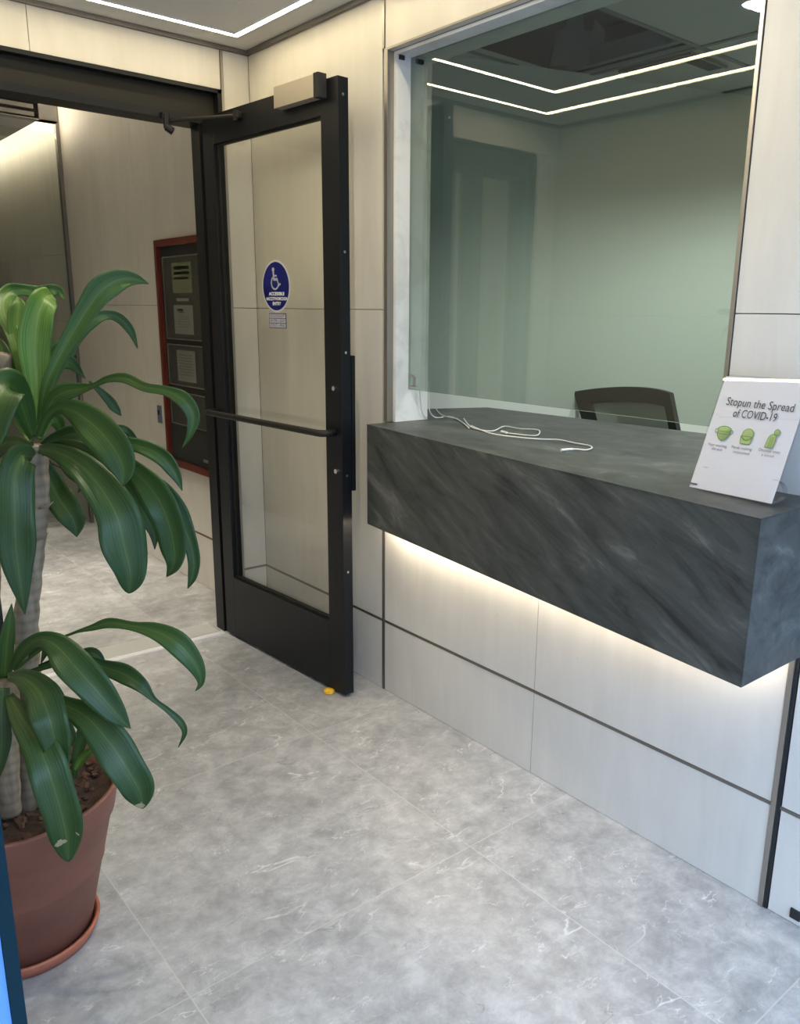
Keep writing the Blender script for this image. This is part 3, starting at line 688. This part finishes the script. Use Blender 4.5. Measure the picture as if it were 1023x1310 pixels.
for k_ in range(1):
    x, y = -.060, .1345   # face mask
    mask = [(x-.016, y+.012), (x-.006, y+.016), (x+.006, y+.016), (x+.016, y+.012), (x+.015, y-.004), (x+.008, y-.014), (x, y-.017), (x-.008, y-.014), (x-.015, y-.004)]
    ic = sdec('icon', [mask], ICON); sdec('icon_outline', stroke(mask+mask[:1], .0016) + stroke([(x-.013, y+.004), (x+.013, y+.004)], .0012) + stroke([(x-.012, y-.002), (x+.012, y-.002)], .0012) + stroke(arc(x-.018, y+.004, .005, 60, 300, 8), .0014) + stroke(arc(x+.018, y+.004, .005, -120, 120, 8), .0014), ICOND, .0003)
    x, y = .000, .1345    # masked head
    hd = disc(x, y+.004, .0135, 24); bd = [(x-.015, y), (x+.013, y), (x+.011, y-.017), (x-.012, y-.017)]
    sdec('icon', [hd], ICON); sdec('icon', [bd], ICON, .0001); sdec('icon_outline', stroke(hd+hd[:1], .0014) + stroke(bd+bd[:1], .0014) + stroke([(x-.014, y-.002), (x-.002, y-.009), (x+.012, y-.001)], .0014), ICOND, .0003)
    x, y = .060, .136     # bending person
    bd = [(x-.012, y-.019), (x-.010, y+.004), (x-.004, y+.011), (x+.006, y+.010), (x+.008, y-.002), (x+.006, y-.019)]
    hd = disc(x+.006, y+.016, .0065, 16)
    sdec('icon', [bd], ICON); sdec('icon', [hd], ICON, .0001); sdec('icon_outline', stroke(bd+bd[:1], .0013) + stroke([(x-.004, y+.004), (x-.004, y-.018)], .0012) + stroke([(x+.001, y+.004), (x+.001, y-.018)], .0012) + stroke(hd+hd[:1], .0013), ICOND, .0003)
sdec('fine_print', stroke([(-.102, .010), (-.085, .010)], .004), INKG)
for s in (-.07, .103):   # clear fold-back feet
    st = MB()
    p0 = org + r_*s + nb*.012 + V((0, 0, .05)); pts = [p0, p0 + nb*.03 + V((0, 0, -.012)), p0 + nb*.045 + V((0, 0, -.032)), p0 + nb*.03 + V((0, 0, -.046)), p0 + nb*-.002 + V((0, 0, -.050))]
    pts = smooth_path(pts, 4)
    for a, b2 in zip(pts, pts[1:]):
        q = [a - r_*.012, a + r_*.0, b2 + r_*.0, b2 - r_*.012]; dn = V((0, 0, .0015)); vs = [st.bm.verts.new(v) for v in q] + [st.bm.verts.new(v+dn) for v in q]
        for fidx in ((0, 1, 2, 3), (7, 6, 5, 4), (0, 4, 5, 1), (1, 5, 6, 2), (2, 6, 7, 3), (3, 7, 4, 0)): st.bm.faces.new([vs[i] for i in fidx])
    st.build('foot', G_ACR, sh)

# ------------------------------------------------------------------ glass at the street opening (left edge of view)
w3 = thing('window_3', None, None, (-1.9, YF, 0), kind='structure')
MB().box(-2.4, -1.6965, YF-.004, YF+.006, .02, 2.4).build('panel', mat('painted_daylight_blue', (.075, .20, .46), .5), w3)  # blue body colour stands in for daylight reflected by the glass
MB().box(-1.6962, -1.6878, YF-.006, YF+.010, 0, 2.4).build('edge_strip', TEALEDGE, w3)

# ------------------------------------------------------------------ potted corn plant
PC = V((-1.432, -1.435, 0))
sau = MB(); sau.lathe([(.0, .004), (.13, .004), (.142, .010), (.150, .034), (.157, .036), (.159, .030), (.148, .002), (.12, 0), (0, 0)][1:-1], PC, 56)
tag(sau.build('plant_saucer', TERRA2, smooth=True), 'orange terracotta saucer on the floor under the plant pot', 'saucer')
pp = thing('potted_plant', 'tall corn plant with long drooping green leaves in a terracotta pot', 'plant', (PC.x, PC.y, .012))
pot = MB(); HP = .385
pot.lathe([(.132, .012), (.140, .016), (.178, .185), (.1815, .19), (.1815, .195), (.206, .305), (.213, .312), (.226, HP-.006), (.226, HP), (.219, HP), (.205, .31), (.19, .27), (.12, .25)], PC, 64)
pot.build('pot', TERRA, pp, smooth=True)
def soil_mesh():
    b = MB(); n = 40; R = .204; ring_prev = None
    cen = b.bm.verts.new(PC + V((0, 0, HP-.028)))
    for k in range(1, 13):
        r = R*k/12; ring = []
        for a in range(n):
            t = 2*math.pi*a/n; ring.append(b.bm.verts.new(PC + V((r*math.cos(t), r*math.sin(t), HP-.035+.010*math.cos(r/R*1.5)+random.uniform(-.006, .006)))))
        for a in range(n):
            if ring_prev is None: b.bm.faces.new((cen, ring[a], ring[(a+1) % n]))
            else: b.bm.faces.new((ring_prev[a], ring[a], ring[(a+1) % n], ring_prev[(a+1) % n]))
        ring_prev = ring
    low = [b.bm.verts.new(PC + (v.co-PC)*.86 + V((0, 0, (v.co.z)*.14-.05))) for v in ring_prev]
    for a in range(n): b.bm.faces.new((ring_prev[a], low[a], low[(a+1) % n], ring_prev[(a+1) % n]))
    b.bm.faces.new(low)
    return b
soil = soil_mesh().build('soil', SOIL, pp)
chp_ = MB()
for k in range(150):
    r, t = .19*math.sqrt(random.random()), random.uniform(0, 6.283); s = random.uniform(.004, .013)
    M_ = Matrix.Translation(PC + V((r*math.cos(t), r*math.sin(t), HP-.028))) @ Matrix.Rotation(random.uniform(0, 3), 4, V((random.random(), random.random(), random.random()+.01)))
    chp_.box(-s, s, -s*.6, s*.6, -s*.35, s*.35, M=M_, bev=s*.12)
co = chp_.build('bark_mulch', BARKC, pp); co['kind'] = 'stuff'

FH = V((FW.x, FW.y, 0)).normalized()
def P3(x, y, d=0.0):
    """a point of the plant: photo position at the plant's own distance plus d metres of depth"""
    r = px_ray(x, y); t = ((PC + FH*d) - CAM).dot(FH)/r.dot(FH); return CAM + r*t
DP = (PC-CAM).dot(FH)
def cane(pts, r, name='cane', label=None):
    q = smooth_path([P3(*p) for p in pts], 8); b = MB()
    rs = [(r*(1.0-.15*i/len(q)))*(1+.06*math.sin(i*2.1)) for i in range(len(q))]
    o = b.tube(q, rs, 14).build(name, CANE, pp, smooth=True)
    if label: o['label'] = label
cane([(38, 1062, -.02), (38, 960, -.01), (36, 860, 0), (34, 790, 0), (42, 700, 0), (48, 640, 0), (46, 570, 0)], .026, label='tall cane carrying the upper crown')
cane([(12, 1040, -.07), (10, 960, -.07), (12, 870, -.06)], .024, label='short cane carrying the lower crown')
cane([(52, 1040, .03), (48, 940, .03), (44, 850, .03), (40, 780, .03), (38, 740, .02)], .010)
cane([(-16, 1030, .05), (-14, 800, .05), (-8, 560, .05), (3, 452, .05)], .022, label='pinkish cane with a cut top')
for (x, y), dx in (((50, 650), 18), ((47, 690), 14), ((44, 745), -12), ((36, 745), 12)):
    q = [P3(x, y, -.028), P3(x+dx*.6, y-2, -.035), P3(x+dx, y-8, -.035)]; MB().tube(q, [.004, .003, .001], 5).build('leaf_scar', CANE, pp)

DRY += [(P3(74, 1073, -.258), .027), (P3(97, 1068, -.258), .020), (P3(162, 652, -.12), .020), (P3(181, 1030, -.18), .022)]
LEAF = mat('dracaena_leaf', build=b_leaf)
class Foliage:
    def __init__(s): s.bm = bmesh.new(); s.uv = s.bm.loops.layers.uv.new('UVMap'); s.yl = s.bm.verts.layers.float.new('young')
    def leaf(s, pts, wid, young=.1, roll=0., fold=.22, wave=.11, dep=None, tears=None):
        """pts: (x, y, depth) along the midrib; wid: widths in photo pixels at those points"""
        c3 = [P3(*p) for p in pts]; n = 6; path = smooth_path(c3, n)
        ws = smooth_path([V((w, 0, 0)) for w in wid], n); NX = 8; rows = []; ph = random.uniform(0, 6)
        prevn = None
        for i, p in enumerate(path):
            t = (path[min(i+1, len(path)-1)] - path[max(i-1, 0)]).normalized()
            view = (p-CAM).normalized(); w = t.cross(view)
            if w.length < .15:
                w = prevn if prevn is not None else V((1, 0, 0))
            w = w.normalized()
            if prevn is not None and w.dot(prevn) < 0: w = -w
            f_ = i/(len(path)-1)
            q = Matrix.Rotation(math.radians(roll), 3, t); w2 = q @ w; prevn = w
            nn = w2.cross(t).normalized()
            if nn.dot(view) > 0: nn = -nn
            half = max(ws[i].x, .6)*(math.sqrt(max(.02, 1-((f_-.9)/.1)**2)) if f_ > .9 and wid[-1] > 5 else 1)*.5*(p-CAM).dot(FH)/FPX/max(.35, abs(math.cos(math.radians(roll))))
            row = []
            for k in range(NX+1):
                a = k/NX*2-1
                z = abs(a)**1.3*fold*half - .5*fold*half + wave*half*math.sin(f_*15+ph+ (0 if a > 0 else 2))*abs(a)**2
                v = s.bm.verts.new(p + w2*a*half*(1+.03*math.sin(f_*22+ph+a)) + nn*z); v[s.yl] = young*(1-.55*f_ if young < .5 else 1-.2*f_); row.append((v, (k/NX, f_)))
            rows.append(row)
        for r0, r1 in zip(rows, rows[1:]):
            for k in range(NX):
                q = (r0[k], r0[k+1], r1[k+1], r1[k]); fc_ = s.bm.faces.new([a[0] for a in q]); fc_.smooth = True
                for lp, (_, uv) in zip(fc_.loops, q): lp[s.uv].uv = uv
    def build(s, name, label):
        me = bpy.data.meshes.new(name); s.bm.to_mesh(me); s.bm.free(); me.materials.append(LEAF)
        o = bpy.data.objects.new(name, me); COL.objects.link(o); adopt(o, pp); o['label'] = label
        md = o.modifiers.new('thickness', 'SOLIDIFY'); md.thickness = .0011
        return o
F_ = Foliage(); lf = F_.leaf
# upper crown (base near 45,563)
lf([(46, 550, .0), (47, 500, .01), (44, 445, .02), (48, 405, .03), (58, 383, .05), (66, 377, .09)], [10, 24, 38, 36, 30, 20], .95, fold=.3)
lf([(44, 545, .02), (20, 440, .06), (4, 395, .1), (12, 374, .14), (30, 371, .16), (48, 374, .18), (66, 371, .19), (76, 373, .2), (82, 384, .2)], [6, 16, 20, 20, 14, 16, 14, 10, 1], .55)
lf([(43, 548, .03), (36, 490, .05), (28, 440, .07), (22, 410, .08), (24, 390, .09), (22, 379, .1)], [8, 18, 26, 24, 16, 1], .8)
lf([(50, 545, .0), (58, 495, .0), (76, 455, .01), (95, 422, .02), (112, 394, .03), (130, 371, .04), (152, 358, .06), (172, 357, .08), (190, 363, .1)], [7, 11, 15, 20, 26, 31, 26, 14, 1], .45, fold=.35)
lf([(54, 540, .04), (72, 480, .08), (96, 435, .11), (116, 412, .13), (134, 403, .15), (152, 407, .17), (167, 423, .19), (176, 446, .2)], [6, 9, 14, 16, 12, 12, 10, 1], .2)
lf([(52, 540, .06), (60, 490, .10), (72, 456, .13), (88, 444, .15), (98, 440, .16)], [8, 16, 26, 24, 8], .45)
lf([(52, 540, .05), (60, 492, .08), (72, 466, .1), (88, 463, .12), (100, 474, .14), (109, 484, .15)], [8, 14, 18, 18, 9, 1], .25)
lf([(56, 540, .0), (66, 514, -.01), (82, 502, -.02), (104, 497, -.02), (120, 493, -.03), (138, 485, -.04), (160, 484, -.05), (185, 495, -.07), (212, 500, -.08), (234, 511, -.09), (247, 532, -.09), (243, 555, -.09), (233, 573, -.08)], [8, 20, 24, 14, 7, 9, 13, 12, 13, 20, 17, 9, 1], .3)
lf([(114, 488, .0), (136, 508, .02), (147, 522, .03), (155, 532, .04)], [3, 11, 11, 1], .1)
lf([(50, 558, -.02), (60, 534, -.04), (76, 522, -.06), (98, 528, -.08), (124, 548, -.10), (146, 575, -.12), (157, 600, -.12), (157, 622, -.12)], [8, 12, 16, 32, 46, 44, 32, 1], .22, roll=12)
lf([(42, 560, -.03), (30, 525, -.08), (20, 500, -.12), (8, 495, -.16), (-6, 520, -.2), (-14, 580, -.22)], [10, 26, 36, 44, 50, 20], .2, roll=20)
lf([(42, 585, -.03), (30, 584, -.07), (20, 610, -.10), (20, 655, -.12), (21, 700, -.13), (26, 745, -.13), (32, 786, -.12)], [10, 34, 44, 47, 45, 28, 1], .12, roll=-10)
lf([(50, 575, -.02), (72, 578, -.05), (100, 593, -.08), (128, 622, -.10), (150, 660, -.12), (160, 700, -.13), (167, 735, -.13), (165, 759, -.12)], [10, 22, 34, 46, 54, 58, 38, 14], .1, roll=-8)
lf([(52, 572, .02), (95, 572, .02), (140, 582, .0), (172, 603, -.02), (198, 632, -.04), (214, 665, -.05), (222, 700, -.05), (222, 722, -.05), (213, 738, -.04)], [8, 16, 20, 26, 40, 40, 34, 20, 1], .12, roll=15)
lf([(180, 605, .02), (206, 626, .03), (226, 655, .04), (242, 690, .04), (248, 718, .04), (246, 738, .04), (240, 753, .04)], [8, 24, 28, 20, 16, 12, 1], .1)
lf([(56, 568, .05), (110, 568, .06), (150, 567, .06), (180, 571, .06), (206, 584, .06), (224, 606, .06), (233, 628, .06)], [6, 12, 16, 19, 22, 15, 1], .3)
lf([(130, 545, .08), (158, 548, .09), (170, 560, .1), (179, 567, .1)], [3, 8, 9, 1], .1)
lf([(52, 585, .03), (62, 610, .03), (74, 635, .02), (88, 655, .01), (96, 672, .01), (98, 687, .01)], [10, 26, 36, 34, 24, 1], .12)
lf([(60, 575, .07), (80, 590, .08), (94, 605, .08), (106, 618, .08), (100, 630, .08)], [6, 14, 18, 12, 1], .1)
lf([(60, 580, .05), (120, 596, .04), (158, 622, .03), (180, 650, .03), (196, 678, .03), (198, 703, .03)], [6, 14, 24, 28, 16, 1], .08)
lf([(52, 580, -.01), (72, 572, -.03), (95, 573, -.05), (122, 583, -.06), (145, 603, -.06), (156, 624, -.06)], [8, 18, 20, 18, 12, 1], .05)
lf([(50, 575, .04), (70, 562, .05), (95, 555, .05), (116, 562, .05), (132, 575, .05)], [8, 16, 22, 18, 2], .05)
lf([(40, 555, .04), (26, 510, .06), (12, 470, .08), (0, 442, .09), (-8, 430, .1)], [8, 20, 18, 14, 2], .2)
lf([(50, 562, .03), (58, 540, .05), (66, 532, .06), (76, 545, .07), (74, 560, .07)], [8, 16, 20, 14, 1], .55)
lf([(40, 565, .03), (30, 545, .05), (24, 530, .06), (20, 520, .08)], [8, 16, 16, 2], .6)
lf([(42, 572, -.01), (18, 565, .0), (-2, 572, .02), (-20, 590, .03)], [8, 16, 22, 20], .1)
lf([(44, 570, .06), (20, 575, .08), (6, 600, .09), (-2, 640, .1)], [8, 20, 26, 10], .05)
lf([(46, 580, .08), (56, 600, .1), (54, 630, .11), (48, 650, .11)], [8, 26, 24, 2], .05)
F_.build('foliage', 'upper crown of broad leaves')
F_ = Foliage(); lf = F_.leaf
# lower crown (base near 12,865)
lf([(18, 858, -.06), (38, 842, -.06), (66, 822, -.07), (96, 809, -.08), (118, 803, -.09), (140, 797, -.10), (170, 801, -.12), (200, 808, -.14), (228, 824, -.15), (250, 850, -.15), (257, 872, -.14), (250, 884, -.13)], [5, 4, 4, 4, 9, 14, 13, 24, 32, 24, 10, 1], .32, wave=.12)
lf([(16, 856, -.08), (30, 832, -.10), (50, 818, -.12), (72, 826, -.14), (94, 850, -.16), (122, 882, -.17), (148, 912, -.17), (167, 932, -.16)], [8, 18, 20, 34, 48, 44, 30, 1], .12)
lf([(30, 862, -.04), (70, 850, -.03), (105, 842, -.03), (132, 853, -.03), (158, 862, -.04), (180, 876, -.05), (197, 895, -.05), (215, 909, -.05), (231, 924, -.05), (236, 938, -.05), (228, 956, -.05)], [6, 8, 10, 20, 27, 20, 8, 8, 10, 7, 1], .06)
lf([(22, 868, -.08), (50, 886, -.10), (80, 900, -.13), (112, 918, -.16), (142, 952, -.18), (164, 986, -.19), (178, 1012, -.19), (183, 1034, -.18)], [8, 14, 22, 40, 52, 50, 42, 14], .1)
lf([(10, 866, -.10), (30, 868, -.14), (50, 884, -.18), (62, 914, -.21), (70, 945, -.22), (77, 978, -.22), (81, 1003, -.21)], [10, 26, 44, 48, 40, 26, 1], .1)
lf([(12, 890, -.13), (26, 915, -.18), (46, 945, -.22), (62, 985, -.25), (76, 1030, -.26), (85, 1070, -.26), (88, 1102, -.25)], [12, 30, 44, 52, 52, 44, 14], .15)
lf([(6, 868, -.05), (8, 830, -.05), (12, 798, -.05), (15, 772, -.04)], [18, 20, 15, 1], .35)
lf([(4, 880, -.12), (2, 915, -.15), (2, 955, -.17), (-4, 1000, -.18)], [16, 22, 24, 4], .05)
lf([(20, 860, -.02), (34, 835, -.02), (60, 822, -.02), (52, 850, -.03)], [6, 14, 16, 1], .05)
lf([(30, 862, .0), (70, 845, .0), (100, 838, .0), (120, 836, .0), (136, 850, .0)], [6, 8, 12, 16, 1], .04)
lf([(24, 866, .0), (60, 870, .0), (78, 888, .0), (84, 910, .0), (86, 930, .0)], [5, 7, 7, 6, 1], .05)
lf([(70, 905, -.05), (84, 925, -.05), (92, 945, -.05), (88, 958, -.05)], [4, 14, 12, 1], .1)
lf([(96, 985, -.05), (104, 972, -.05), (114, 962, -.06), (122, 955, -.06)], [4, 12, 12, 1], .85)
lf([(95, 995, .0), (100, 960, .0), (108, 930, .0), (104, 905, .0)], [6, 16, 18, 2], .2)
lf([(10, 870, -.02), (0, 850, .0), (-10, 860, .02), (-20, 900, .03)], [10, 18, 24, 10], .1)
F_.build('foliage', 'lower crown of dark arching leaves')
